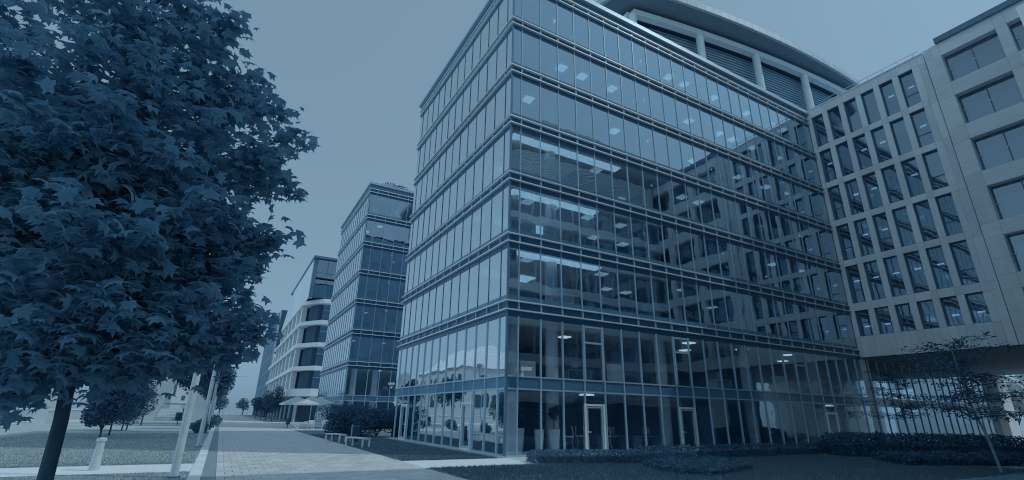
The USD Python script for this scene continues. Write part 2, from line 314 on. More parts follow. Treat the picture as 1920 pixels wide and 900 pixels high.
for (u0, u1, side) in ((4.50, 5.78, 'R'), (11.15, 12.45, 'R'), (25.6, 26.9, 'R'), (3.5, 4.76, 'L'), (14.06, 15.4, 'L')):
    def F(a, c, z0, z1, o0, o1): return box(a, c, -o1, -o0, z0, z1) if side == 'R' else box(-o1, -o0, a, c, z0, z1)
    d = obj('door', join([F(u0, u0 + .1, .0, 2.35, .02, .09), F(u1 - .1, u1, .0, 2.35, .02, .09), F(u0 + .1, u1 - .1, 2.25, 2.35, .02, .09), F(u0 + .1, u1 - .1, .0, .12, .02, .09)]), 'trim_metal', main)
    obj('leaf_frame', join([F(u0 + .13, u0 + .2, .13, 2.23, .01, .07), F(u1 - .2, u1 - .13, .13, 2.23, .01, .07), F(u0 + .2, u1 - .2, 2.15, 2.23, .01, .07), F(u0 + .2, u1 - .2, .13, .22, .01, .07)]), 'mullion_metal', d)
    obj('handle', join([F(u0 + .15, u0 + .33, 1.02, 1.05, .11, .13), F(u0 + .15, u0 + .18, 1.0, 1.07, .06, .12)]), 'trim_metal', d)
for u0, u1 in ((4.57, 5.86), (11.18, 12.47), (23.0, 24.3)):
    obj('opening_window_frame', join([box(u0, u0 + .09, -.07, -.01, 3.52, 6.28), box(u1 - .09, u1, -.07, -.01, 3.52, 6.28), box(u0 + .09, u1 - .09, -.07, -.01, 5.35, 5.45), box(u0 + .09, u1 - .09, -.07, -.01, 6.18, 6.28)]), 'mullion_metal', main)
obj('corner_pillar', box(.09, .62, .12, .55, .03, 2.85), 'column_paint', main)
# curved penthouse with its oversailing roof
ev = [gnd(1270, 0, 38), gnd(1350, 28, 38), gnd(1430, 60, 38), gnd(1510, 100, 38), gnd(1570, 132, 38), gnd(1607, 155, 38)]
ex = np.array([e[0] for e in ev]); ey = np.array([e[1] for e in ev]); pc = np.polyfit(ex, ey, 2)
front = [(x, float(np.polyval(pc, x))) for x in np.linspace(13.6, 46, 34)]
roofpoly = [(12.2, 7.0), (12.3, 14.5), (46, 14.5)] + front[::-1]
obj('penthouse_roof', prism(roofpoly, 37.9, 38.45), 'roof_metal', main)
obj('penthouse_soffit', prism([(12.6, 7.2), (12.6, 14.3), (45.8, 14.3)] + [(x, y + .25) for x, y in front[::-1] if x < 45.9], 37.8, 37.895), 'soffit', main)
for i in range(len(front) - 1):
    (xa, ya), (xb, yb) = front[i], front[i + 1]
    obj('fascia_panel', prism([(xa + .02, ya - .06), (xb - .02, yb - .06), (xb - .02, yb - .005), (xa + .02, ya - .005)], 37.85, 38.5), 'roof_metal', main)
bm = [gnd(1185, 20, 37.3), gnd(1310, 60, 37.3), gnd(1415, 97, 37.3), gnd(1505, 135, 37.3)]
bx = [(float(p[0]), float(p[1])) for p in bm]; pb2 = np.polyfit([p[0] for p in bx], [p[1] for p in bx], 2)
arc = [(x, float(np.polyval(pb2, x))) for x in np.linspace(bx[0][0], 45, 26)]
obj('penthouse_beam', join([prism([(arc[i][0], arc[i][1] - .3), (arc[i + 1][0], arc[i + 1][1] - .3), (arc[i + 1][0], arc[i + 1][1] + .3), (arc[i][0], arc[i][1] + .3)], 36.7, 37.3) for i in range(25)]), 'panel_metal', main)
obj('penthouse_end_beam', box(bx[0][0] - .3, bx[0][0] + .3, bx[0][1] + .3, 14, 36.7, 37.3), 'panel_metal', main)
for (x, y) in bx + [(44.5, float(np.polyval(pb2, 44.5)))]: obj('penthouse_column', move(lathe([(.36, 28.5), (.36, 36.7)], 18), (x, y, 0)), 'panel_metal', main, smooth=40)
arc2 = [(x, y + 1.0) for x, y in arc]
for k in range(24):
    z = 29.0 + k * .33
    obj('louvre', join([prism([(arc2[i][0], arc2[i][1] - .16), (arc2[i + 1][0], arc2[i + 1][1] - .16), (arc2[i + 1][0], arc2[i + 1][1] - .02), (arc2[i][0], arc2[i][1] - .02)], z, z + .17) for i in range(0, 25)]), 'louvre', main)
obj('louvre_wall', join([prism([(arc2[i][0], arc2[i][1]), (arc2[i + 1][0], arc2[i + 1][1]), (arc2[i + 1][0], 13.9), (arc2[i][0], 13.9)], 28.6, 37.7) for i in range(0, 25)]), 'louvre_back', main)
# second glass building
second = thing('glass_office_building', 'second glass office block with a leafy mound on its roof, behind the cafe parasols', 'building', (.12, 36.5, 0))
glass_building(second, 14.0, 18.0, [.9 + 1.33 * k for k in range(10)], [.75 + 1.33 * k for k in range(13)], 14.0, False)
# ------------------------------------------------------------------ stone bridge building on the right
SX = 31.9
bridge = thing('stone_bridge_building', 'pale stone wing with six columns of tall windows bridging over a passage', 'building', (SX, 0, 0))
cols_ = [(-.36 - 1.41 * k, -1.34 - 1.41 * k) for k in range(6)]
rows_ = [(28.4 - 3.63 * k - 3.12, 28.4 - 3.63 * k) for k in range(5)] + [(8.1, 10.15)]
def wall_panel(y0, y1, z0, z1, m='stone', par=None, proud=0.0, x=0.0):
    obj('stone_panel', box(x - .06 - proud, x + .04, y1 + .006, y0 - .006, z0 + .006, z1 - .006), m, par)
obj('core', box(.42, 26, -9.3, -.02, 6.6, 29.0), 'interior_dark', bridge)
ys = [0.0] + [v for c in cols_ for v in c] + [-9.3]
zt = [29.2] + [v for r in rows_ for v in (r[1], r[0])] + [6.5]
for i in range(0, len(ys) - 1):
    pier = i % 2 == 0
    for j in range(len(zt) - 1):
        z1, z0 = zt[j], zt[j + 1]; solid_row = j % 2 == 0
        if not pier and not solid_row: continue
        obj('backing', box(.04, .38, ys[i + 1], ys[i], z0, z1), 'joint', bridge) if (pier or solid_row) else None
        if j == len(zt) - 2:
            n = 2 if not pier or i == 12 else 1
            for q in range(n):
                a, c = ys[i] + (ys[i + 1] - ys[i]) * q / n, ys[i] + (ys[i + 1] - ys[i]) * (q + 1) / n
                wall_panel(a, c, z0, z1, par=bridge, proud=rnd.uniform(0, .004))
        elif pier and i == 12:
            m_ = (ys[i] + ys[i + 1]) / 2 + .1 * rnd.uniform(-1, 1); wall_panel(ys[i], m_, z0, z1, par=bridge, proud=rnd.uniform(0, .004)); wall_panel(m_, ys[i + 1], z0, z1, par=bridge, proud=rnd.uniform(0, .004))
        else: wall_panel(ys[i], ys[i + 1], z0, z1, par=bridge, proud=rnd.uniform(0, .004))
for ri, (z0, z1) in enumerate(rows_):
    for ci, (ya, yb) in enumerate(cols_):
        w = obj('window', join([box(.22, .30, yb, ya, z0, z0 + .09), box(.22, .30, yb, ya, z1 - .07, z1), box(.22, .30, yb, yb + .07, z0 + .09, z1 - .07), box(.22, .30, ya - .07, ya, z0 + .09, z1 - .07)]
                   + ([box(.22, .29, yb + .07, ya - .07, z0 + 1.05, z0 + 1.12)] if (ci in (0, 5) or rnd.random() < .15) else [])), 'dark_metal', bridge)
        obj('glass', tilt(box(.25, .262, yb + .06, ya - .06, z0 + .08, z1 - .06), 'L', (rnd.gauss(0, .004), rnd.gauss(0, .003))), 'stone_glass', w)
        obj('sill', box(-.02, .22, yb + .004, ya - .004, z0 - .05, z0 + .015), 'stone', w)
        r = rnd.random()
        if r < .22: obj('blind', box(.33, .34, yb + .03, ya - .03, z0 + rnd.choice([.1, .9, 2.0]) * min(1, (z1 - z0) / 3.1), z1 - .05), 'fabric', w)
# small glowing bars just behind some panes, in place of room ceiling lights
bridge2 = bridge
for ri, (z0, z1) in enumerate(rows_):
    for ci, (ya, yb) in enumerate(cols_):
        if rnd.random() < .6:
            yc = (ya + yb) / 2; obj('ceiling_light', box(.36 + .02, .415, yc - .22, yc + .22, z0 + (z1 - z0) * rnd.uniform(.3, .75), z0 + (z1 - z0) * rnd.uniform(.3, .75) + .09) if False else box(.37, .415, yc - .2, yc + .2, z1 - 1.3, z1 - 1.2), 'lamp_glow', bridge)
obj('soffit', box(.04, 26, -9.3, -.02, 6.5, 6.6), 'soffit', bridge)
obj('coping', box(-.12, .5, -9.3, .0, 29.2, 29.3), 'stone', bridge)
for k in range(7): obj('rail_post', tube([(.3, -2 - k * 1.1, 29.3), (.3, -2 - k * 1.1, 29.85)], .02, 6), 'mullion_metal', bridge)
obj('roof_rail', tube([(.3, -1.6, 29.85), (.3, -9.0, 29.85)], .025, 6), 'mullion_metal', bridge)
# glazed passage below the bridge
for k in range(17):
    x = .9 + k * 1.33
    obj('passage_mullion', box(x - .032, x + .032, -.06, .04, 0, 6.4), 'mullion_metal', bridge)
    for z0, z1 in ((.06, 2.88), (3.52, 6.4)): obj('passage_pane', tilt(box(x + .04, x + 1.29, -.006, .006, z0, z1), 'R', (rnd.gauss(0, .0015), rnd.gauss(0, .0015))), 'clear_glass', bridge)
for z in (2.88, 3.45): obj('passage_transom', box(.9, 23.5, -.05, .03, z, z + .07), 'mullion_metal', bridge)
obj('passage_panel', box(.94, 23.4, .0, .03, 2.95, 3.45), 'spandrel', bridge)
obj('pillar', box(.06, .86, .1, .9, 0, 6.5), 'column_paint', bridge)
obj('pillar', box(23.6, 26.0, -.6, 1.2, 0, 6.5), 'stone', bridge)
for k in range(9):
    x = .95 + k * 2.5
    obj('rear_panel', box(x, x + 2.45, 10, 10.2, 0, 2.4), 'interior_dark', bridge); obj('rear_panel', box(x, x + 2.45, 10, 10.2, 5.1, 6.5), 'interior_dark', bridge)  # rear wall added to darken the view through the passage
    if k % 3 != 1: obj('rear_mullion', box(x - .04, x + .04, 9.9, 10.25, 2.4, 5.1), 'mullion_metal', bridge)
    if k not in (0, 5): obj('rear_panel', box(x + .05, x + 2.4, 10.02, 10.2, 2.4, 5.1), 'interior_dark', bridge)
obj('end_panel', box(25.6, 26, 1.2, 4.0, 0, 6.5), 'interior_dark', bridge); obj('end_panel', box(25.6, 26, 4.02, 7.4, 0, 6.5), 'spandrel', bridge); obj('end_panel', box(25.6, 26, 7.42, 9.95, 0, 2.6), 'interior_dark', bridge); obj('end_panel', box(25.6, 26, 7.42, 9.95, 5.4, 6.5), 'interior_dark', bridge)  # end wall added to close off the bright view behind the glass
obj('rear_block', box(.04, 26, .12, 10.3, 6.6, 28.4), 'stone_second', bridge); obj('passage_ceiling', box(.04, 25.98, .06, 10.28, 6.42, 6.58), 'soffit', bridge)  # unseen block and added ceiling that keep the sun off the passage
obj('passage_floor', box(.04, 26, -9.3, 12, -.06, -.02), 'paving', bridge)
# stone corner building further right
corner = thing('stone_corner_building', 'pale stone building at the right edge with wide recessed windows', 'building', (SX - .15, -9.36, 0))
wz = [(25.75, 28.2), (22.1, 24.6), (18.3, 20.9), (14.6, 17.15), (11.0, 13.6), (7.6, 10.0)]
wy = [(-1.0, -4.15), (-4.75, -7.9), (-8.5, -11.65)]
yb_ = [-.002] + [v for p in wy for v in p] + [-13.0]; zb = [29.3] + [v for r in wz for v in (r[1], r[0])] + [6.5]
obj('core', box(.9, 26, -13, -.1, 6.6, 29.1), 'interior_dark', corner)
for i in range(len(yb_) - 1):
    pier = i % 2 == 0
    for j in range(len(zb) - 1):
        if not pier and j % 2 == 1: continue
        obj('backing', box(.04, .85, yb_[i + 1], yb_[i], zb[j + 1], zb[j]), 'stone_second', corner)
        if i == 0:
            wall_panel(-.002, -.55, zb[j + 1], zb[j], 'stone_second', corner, -.05, 0); wall_panel(-.55, -1.0, zb[j + 1], zb[j], 'stone_second', corner, .03)
        else: wall_panel(yb_[i], yb_[i + 1], zb[j + 1], zb[j], 'stone_second', corner, .03)
for z0, z1 in wz:
    for ya, yb in wy:
        ym = (ya + yb) / 2
        w = obj('window', join([box(.42, .5, yb, ya, z0, z0 + .08), box(.42, .5, yb, ya, z1 - .08, z1), box(.42, .5, yb, yb + .07, z0 + .08, z1 - .08), box(.42, .5, ya - .07, ya, z0 + .08, z1 - .08), box(.42, .5, ym - .03, ym + .03, z0 + .08, z1 - .08)]), 'dark_metal', corner)
        for a, c in ((ya - .06, ym + .03), (ym - .03, yb + .06)): obj('glass', tilt(box(.45, .462, c, a, z0 + .07, z1 - .07), 'L', (rnd.gauss(0, .003), rnd.gauss(0, .003))), 'far_glass', w)
        for yk in (ya - .12, ym): obj('fixing', box(.36, .42, yk - .04, yk + .04, (z0 + z1) / 2 - .04, (z0 + z1) / 2 + .04), 'camera_white', w)
        obj('blind', box(.6, .62, yb + .25, ya - .25, z0, z1 - .75), 'fabric', w)
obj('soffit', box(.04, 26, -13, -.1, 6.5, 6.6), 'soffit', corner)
obj('coping', box(-.3, .6, -13, -.9, 29.3, 29.75), 'joint', corner)
obj('pier', box(22, 26, -13, -4.0, 0, 6.5), 'stone_second', corner)
for k in range(6): obj('ground_panel', box(2.0, 2.2, -2.97 - 2 * k, -1.0 - 2 * k, 0, 6.5), 'spandrel' if k != 2 else 'stone', corner)  # out of view, placed to darken the reflection in the ground-floor glass
# ------------------------------------------------------------------ office wing across the courtyard (out of view, mirrored in the right facade, shades the courtyard)
wing = thing('courtyard_office_wing', 'banded office wing with a curved louvred roof, mirrored in the right glass facade', 'building', (3.0, -18.7, 0))
obj('body', box(0, 28.5, -14, -.8, 2.9, 24.4), 'interior_wall', wing); obj('ground_storey', box(0, 28.5, -14, -1.5, 0, 2.9), 'louvre_back', wing)
for k, z in enumerate((2.9, 6.4, 9.8, 13.1, 16.9, 20.4, 23.8)):
    obj('slab_band', box(-.3, 28.8, -14, .0, z, z + .85), 'column_paint', wing)
    z1 = (6.4, 9.8, 13.1, 16.9, 20.4, 23.8, 24)[k]
    if k < 6:
        for i in range(11): obj('window', box(.1 + i * 2.6, 2.5 + i * 2.6, -.6, -.55, z + .85, z1), 'far_glass', wing)
        for i in range(11): obj('mullion', box(2.5 + i * 2.6, 2.7 + i * 2.6, -.6, -.45, z + .85, z1), 'mullion_metal', wing)
for i in range(22):
    z = 24.7 + i * .2; obj('louvre', box(.5, 28.3, -.95, -.8, z, z + .11), 'panel_metal', wing)
obj('louvre_wall', box(.4, 28.4, -13, -1, 24.45, 29.3), 'louvre_back', wing)
def rz_(x): return 29.3 + 2.6 * math.sin(math.pi * min(1, max(0, (x + 2) / 34)))
X = np.linspace(-1.5, 30, 20)
obj('curved_roof', join([(np.array([[a, -14, rz_(a)], [c, -14, rz_(c)], [c, .6, rz_(c)], [a, .6, rz_(a)], [a, -14, rz_(a) + .7], [c, -14, rz_(c) + .7], [c, .6, rz_(c) + .7], [a, .6, rz_(a) + .7]]), BF) for a, c in zip(X[:-1], X[1:])]), 'white_slab', wing)
# ------------------------------------------------------------------ slab-tiered office building
tier = thing('tiered_office_building', 'office building with white projecting floor slabs and dark glazing, beyond the parasols', 'building', (-.3, 74.0, 0))
zs = [4.2, 8.6, 12.7, 16.7, 20.6]; YL = 66.0
def chamfer(e, y1=YL, xr=26): return [(-1.1 - e + 0, 4 - e), (2.0, -1.0 - e), (xr, -1.0 - e), (xr, y1), (-1.1 - e, y1)]
for k, z in enumerate(zs):
    h = 1.25 if k == 0 else .72
    y1 = YL if k < 3 else YL - 12 * (k - 2)
    obj('floor_slab', prism(chamfer(.25 if k == 0 else 0, y1), z, z + h), 'white_slab', tier)
    z1 = zs[k + 1] if k < 4 else 21
    if k < 4:
        obj('storey_core', prism([(.5, 4.0), (1.5, 1.2), (25, 1.2), (25, y1 - 1), (.5, y1 - 1)], z + h, z1), 'louvre_back', tier)
        for i in range(int((y1 - 6) / 7.5)):
            y = 6 + i * 7.5; obj('pier', box(-.75, .1, y, y + 1.7, z + h, z1), 'white_slab', tier)
            obj('window', box(.15, .2, y + 1.9, y + 7.3, z + h + .05, z1 - .05), 'far_glass', tier); obj('window_bar', box(.08, .16, y + 4.5, y + 4.62, z + h, z1), 'mullion_metal', tier)
        for i in range(8):
            x = 2.2 + i * 1.9; obj('window', box(x, x + 1.8, .6, .65, z + h + .05, z1 - .05), 'far_glass', tier); obj('window_bar', join([box(x + 1.8, x + 1.9, .5, .66, z + h, z1), box(x, x + 1.8, .52, .6, z1 - 1.2, z1 - 1.12)]), 'mullion_metal', tier)
obj('ground_storey', box(3.0, 25, 3.0, YL - 1, 0, 4.2), 'louvre_back', tier)
for i in range(9): obj('ground_column', move(lathe([(.3, 0), (.3, 4.2)], 10), (.4, 3 + i * 7.5, 0)), 'mullion_metal', tier, smooth=40)
obj('upper_post', box(-.72, -.02, -.28, .88, 21.4, 28.88), 'spandrel', tier)
obj('upper_wall', box(-.6, .2, 9.0, 30, 21.9, 29.0), 'panel_metal', tier)
for i in range(4): obj('metal_panel', box(-.72, -.62, .9 + i * 7.3, 8.1 + i * 7.3, 21.4, 29.05), 'panel_metal', tier)
obj('upper_body', box(.4, 25, 1.0, 34, 21.4, 28.6), 'louvre_back', tier)
obj('upper_roof', box(-.9, 25.5, -.9, 36, 28.9, 29.3), 'dark_metal', tier)
obj('upper_canopy', join([(np.array([[-.8, 30, 21.4], [3, 30, 21.4], [3, 46, 20.9], [-.8, 46, 20.9], [-.8, 30, 29], [3, 30, 29], [3, 47, 21.8], [-.8, 47, 21.8]], float), BF)]), 'panel_metal', tier)
for i in range(9):
    x = .0 + i * 1.9
    for z0, z1 in ((21.5, 24.9), (25.3, 28.8)):
        obj('window', box(x, x + 1.8, -.3, -.25, z0, z1), 'far_glass', tier); obj('window_bar', join([box(x + 1.8, x + 1.9, -.4, -.24, z0, z1), box(x, x + 1.8, -.38, -.3, z0 + .9, z0 + .98)]), 'dark_metal', tier)
# far glass towers
far = thing('far_glass_building', 'distant glass block at the end of the building row', 'building', (-.6, 143, 0))
obj('body', box(.3, 20, .3, 58, 0, 31), 'louvre_back', far)
for i in range(13):
    y = i * 4.5
    for z in range(6): obj('window', box(.1, .2, y + .2, y + (1.6 if i % 2 else 4.2), 4.8 + z * 4.4, 8.9 + z * 4.4), 'left_glass', far)
    obj('fin', box(-.15, .25, y - .12, y + .12, 4.4, 31), 'mullion_metal', far)
for z in range(7): obj('floor_band', box(.0, .25, .3, 58, 4.4 + z * 4.4, 4.75 + z * 4.4), 'mullion_metal', far)
obj('canopy', box(-1.6, 3, -2, 60, 3.6, 4.4), 'white_slab', far)
house = thing('arched_house', 'distant pale building with arched windows and a pitched roof across the plaza', 'building', (-58, 92, 0))
obj('wall', box(0, 18, 0, 34, 0, 13), 'far_wall', house)
obj('roof', (np.array([[-.6, -.6, 13], [18.6, -.6, 13], [18.6, 34.6, 13], [-.6, 34.6, 13], [9, 5, 19.5], [9, 29, 19.5]], float), np.array([[0, 1, 4], [1, 2, 5], [1, 5, 4], [2, 3, 5], [3, 0, 4], [3, 4, 5], [0, 2, 1], [0, 3, 2]])), 'roof_tile', house)
def arch(w, h): return [(-w / 2, 0), (w / 2, 0)] + [(w / 2 * math.cos(a), h + w / 2 * math.sin(a)) for a in np.linspace(0, math.pi, 9)]
for i in range(7):
    for z in (3.5, 8.3):
        v, f = tm(trimesh.creation.extrude_polygon(Polygon(arch(1.5, 2.2)), .12, engine='earcut'))
        obj('window', (np.stack([18.02 + v[:, 2], 3 + i * 4.7 + v[:, 0], z + v[:, 1]], 1), f), 'louvre_back', house); obj('window', (np.stack([1.8 + i * 2.3 + v[:, 0], -.14 + v[:, 2], z + v[:, 1]], 1), f), 'louvre_back', house)
towerb = thing('tower_block', 'pale tower block far beyond the trees', 'building', (-34, 300, 0))
obj('wall', box(0, 14, 0, 14, 0, 26), 'far_wall', towerb)
for i in range(4):
    for k in range(7): obj('window', box(1.2 + i * 3.3, 3.2 + i * 3.3, -.06, .1, 2 + k * 3.4, 4 + k * 3.4), 'spandrel', towerb)
for i, (x, y, h, lab) in enumerate(((-10, 330, 21, 'thin tower crane on the skyline left of the tiered building'), (12, 380, 15, 'fainter tower crane right of the first one on the skyline'))):
    c = thing('tower_crane', lab, 'crane', (x, y, 0), .3 + i)
    obj('mast', box(-.22, .22, -.22, .22, 0, h), 'louvre', c); obj('jib', box(-4, 11, -.15, .15, h, h + .3), 'louvre', c); obj('cab', box(-.9, .9, -.9, .9, h - 1.8, h), 'spandrel', c)
# ------------------------------------------------------------------ foliage makers
def leafcards(P, size, flat=.5, shape='oval'):
    """one bent leaf (4 triangles) at each point"""
    n = len(P); base = np.array([[0, -.5, 0], [.28, 0, .06], [0, .55, -.05], [-.28, 0, .06]]); T = np.array([[0, 1, 2], [0, 2, 3]])
    a = rng.uniform(0, 2 * math.pi, n); t = rng.normal(0, flat, n); r = rng.normal(0, flat, n); s = size * rng.uniform(.65, 1.35, n)
    ca, sa, ct, st, cr, sr = np.cos(a), np.sin(a), np.cos(t), np.sin(t), np.cos(r), np.sin(r)
    out = np.empty((n, 4, 3))
    for k in range(4):
        x, y, z = base[k]
        y1, z1 = y * ct - z * st, y * st + z * ct; x2, z2 = x * cr + z1 * sr, -x * sr + z1 * cr
        out[:, k] = P + np.stack([x2 * ca - y1 * sa, x2 * sa + y1 * ca, z2], 1) * s[:, None]
    return (out.reshape(-1, 3), (T[None] + 4 * np.arange(n)[:, None, None]).reshape(-1, 3))
def blob_points(n, c, r, lumps=9, hollow=.45):
    """points in an uneven crown: a few lumps around the centre of an ellipsoid"""
    c, r = np.asarray(c, float), np.asarray(r, float); L = []
    for _ in range(lumps):
        d = rng.normal(size=3); d /= np.linalg.norm(d); L.append((c + d * r * rng.uniform(.35, .68), r * rng.uniform(.36, .58)))
    L.append((c, r * .62)); out = []
    w = np.array([np.prod(l[1]) for l in L]); w /= w.sum()
    for (lc, lr), k in zip(L, rng.multinomial(n, w)):
        d = rng.normal(size=(k, 3)); d /= np.linalg.norm(d, axis=1)[:, None]; out.append(lc + d * lr * (rng.uniform(hollow ** 3, 1.05, k) ** (1 / 3))[:, None])
    return np.vstack(out)
def tree(name, label, loc, h, cr, trunk_h, n, leaf, lm='dark_leaf', group=None, trunk_r=.09, bark='bark', lumps=10, flat=.7):
    t = thing(name, label, 'tree', loc, 0, group)
    obj('trunk', tube([(0, 0, -.1), (.03, .02, trunk_h * .6), (-.02, .04, trunk_h + .3), (.02, 0, h * .8)], [trunk_r * 1.2, trunk_r, trunk_r * .85, trunk_r * .3], 8), bark, t, smooth=True)
    cz = (trunk_h + h) / 2
    obj('limb', join([tube([(0, 0, trunk_h), (math.cos(a) * cr * .35, math.sin(a) * cr * .35, cz - .1 * h), (math.cos(a) * cr * .7, math.sin(a) * cr * .7, cz + .1 * h * math.sin(3 * a))], [trunk_r * .5, trunk_r * .3, .01], 5) for a in np.linspace(0, 5.2, 6)]), bark, t)
    obj('crown', leafcards(blob_points(n, (0, 0, cz), (cr, cr, (h - trunk_h) / 2), lumps), leaf, flat), lm, t)
    return t
def hedge(name, label, poly, h, n, leaf, lm='hedge_leaf', cat='hedge', bumpy=.15, core=.86):
    """a clipped or loose hedge over a ground polygon"""
    P = Polygon(poly); x0, y0, x1, y1 = P.bounds; pts = []
    from shapely.geometry import Point
    from shapely import contains_xy
    while len(pts) < n:
        q = np.stack([rng.uniform(x0, x1, 4000), rng.uniform(y0, y1, 4000)], 1); q = q[contains_xy(P, q[:, 0], q[:, 1])]; pts.extend(q.tolist())
    q = np.array(pts[:n]); m = int(n * .5); ext = P.buffer(-.05).exterior; q[:m] = np.array([ext.interpolate(u * ext.length).coords[0] for u in rng.random(m)]) + rng.normal(0, .035, (m, 2))
    d = np.array([P.exterior.distance(Point(*p)) for p in q]) if n < 9000 else np.full(n, .3)
    top = h * (1 - bumpy * .5 + bumpy * meshkit.fbm(np.c_[q * 1.6, np.zeros(n)])) * np.clip(.72 + d * 1.2, 0, 1)
    z = np.where((rng.random(n) < .55) & (np.arange(n) >= m), top * rng.uniform(.85, 1.06, n), top * rng.uniform(0, 1, n))
    t = thing(name, label, cat, (0, 0, 0))
    c = P.buffer(-.4)
    if not c.is_empty:
        for g in getattr(c, 'geoms', [c]): obj('twigs', prism(list(g.exterior.coords)[:-1], -.02, h * core * .62), 'dark_leaf', t)
    obj('foliage', leafcards(np.c_[q, z], leaf, .8), lm, t)
    return t
# ------------------------------------------------------------------ the big maple on the left
def maple_leaf(curl=.1):
    o = [(0, -.12), (.16, -.2), (.42, -.16), (.30, .02), (.52, .22), (.30, .24), (.22, .34), (.1, .36), (0, .68)]
    o = o + [(-x, y) for x, y in o[-2:0:-1]]
    v = np.array([(x, y, -curl * (x * x * 2.2 + (y - .1) ** 2) + (.03 if i % 2 else 0)) for i, (x, y) in enumerate(o)] + [(0, .12, .03)])
    n = len(o); return v, np.array([[i, (i + 1) % n, n] for i in range(n)])
LV, LF = maple_leaf(.35)
def leaves(P, D, S):
    """maple leaves at P, pointing along D (drooping)"""
    n = len(P); D = D / np.linalg.norm(D, axis=1)[:, None]; up = np.tile([0, 0, 1.0], (n, 1)) + rng.normal(0, .42, (n, 3))
    sx = np.cross(D, up); sx /= np.linalg.norm(sx, axis=1)[:, None]; nz = np.cross(sx, D)
    V = P[:, None] + S[:, None, None] * (LV[None, :, 0, None] * sx[:, None] + LV[None, :, 1, None] * D[:, None] + LV[None, :, 2, None] * nz[:, None])
    return V
mt = thing('maple_tree', 'large dark maple filling the left of the view, its slim trunk leaning', 'tree', (0, 0, 0))
t0, t1 = at(85, 897, 4.9), at(134, 690, 4.85); dz = (t1 - t0) / (t1[2] - t0[2]); base = t0 - dz * (t0[2] + .1)
tp = [base, base + dz * .5, t0, (t0 + t1) / 2 + [.01, 0, 0], t1, t1 + [.05, .1, .9], t1 + [-.1, .15, 2.2], t1 + [-.3, .2, 3.6]]
obj('trunk', tube(tp, [.062, .052, .047, .044, .042, .036, .028, .012], 12), 'bark', mt, smooth=True)
def axis_at(z):
    zs_ = [p[2] for p in tp]; return np.array([np.interp(z, zs_, [p[i] for p in tp]) for i in range(3)])
TIPS = []   # branch tips: the drawn outline of the crown on its right side, and a random fill
for px, py, d in [(455, 45, 4.6), (425, 90, 4.9), (490, 150, 4.8), (500, 185, 4.5), (575, 255, 4.7), (540, 215, 5.1), (545, 290, 4.4), (560, 360, 4.8), (520, 330, 5.2), (548, 438, 4.7), (470, 420, 4.4), (500, 500, 4.9), (440, 490, 4.6),
                  (500, 590, 4.8), (500, 620, 4.4), (470, 560, 5.1), (475, 650, 4.6), (430, 655, 4.9), (400, 620, 4.3), (360, 660, 4.7), (310, 670, 5.0), (270, 690, 4.6), (230, 690, 4.9), (150, 670, 4.5), (60, 700, 4.8), (10, 715, 4.4), (90, 720, 5.2), (-60, 730, 4.9), (10, 735, 4.9),
                  (360, 15, 4.8), (330, -60, 4.6), (250, -120, 4.9), (-120, 650, 4.8), (-150, 300, 4.8), (400, 560, 4.0), (300, 620, 3.9), (200, 560, 3.7), (80, 600, 3.8), (0, 500, 3.7), (250, 420, 3.6), (120, 380, 3.5), (350, 300, 3.8), (60, 200, 3.6), (220, 180, 3.7), (0, 60, 3.8), (150, 60, 4.0), (300, 100, 4.0), (420, 230, 4.1), (440, 380, 4.1)]:
    TIPS.append(at(px - (14 if px > 380 else 10), py, d))
cc = at(170, 330, 4.95)
for _ in range(84):
    d = rng.normal(size=3); d /= np.linalg.norm(d); q = cc + d * np.array([1.45, 1.45, 2.0]) * rng.uniform(.3, 1.0)
    if q[2] > 2.15: TIPS.append(q)
LP, LD, BR = [], [], []
for tip in TIPS:
    z0 = max(2.0, tip[2] - np.hypot(*(tip - axis_at(tip[2]))[:2]) * rnd.uniform(.2, .7)); a = axis_at(z0)
    mid = (a + tip) / 2 + np.array([0, 0, .12]) + rng.normal(0, .06, 3); pts = [a, mid, tip]
    BR.append(tube(pts, [.016, .009, .003], 5, caps=False)); L = np.linalg.norm(tip - a); out = tip - mid
    n = int(76 + 84 * L)
    for _ in range(n):
        u = rng.uniform(.12, 1.0) ** .6; p = (1 - u) ** 2 * a + 2 * u * (1 - u) * mid + u * u * tip; spread = .07 + .20 * (1 - u) + .04
        LP.append(p + rng.normal(0, spread, 3) * [.75, .75, .55]); LD.append(out / np.linalg.norm(out) * .7 + rng.normal(0, .6, 3) * [1, 1, .45] + [0, 0, -.22])
for _ in range(700):       # inner leaves
    d = rng.normal(size=3); d /= np.linalg.norm(d); q = cc + d * np.array([1.3, 1.3, 1.9]) * rng.uniform(0, .9) ** .5
    if q[2] > 2.2: LP.append(q); LD.append(rng.normal(0, .7, 3) * [1, 1, .5] + [0, 0, -.25])
LP, LD = np.array(LP), np.array(LD); LS = rng.uniform(.07, .15, len(LP)); keep = np.hypot(*(LP - CAM)[:, :2].T) > 2.9; LP, LD, LS = LP[keep], LD[keep], LS[keep]
V = leaves(LP, LD, LS); order = np.argsort(np.linalg.norm(LP - CAM, axis=1) + 10 * ((LP - CAM) @ ROT[:, 0] < -4.4))
for i in order[:300]: obj('leaf', (V[i], LF), 'maple_leaf', mt)
rest = order[300:]; obj('leaf_mass', (V[rest].reshape(-1, 3), (LF[None] + len(LV) * np.arange(len(rest))[:, None, None]).reshape(-1, 3)), 'maple_leaf', mt, kind='stuff')
obj('branches', join(BR), 'bark', mt, smooth=True)
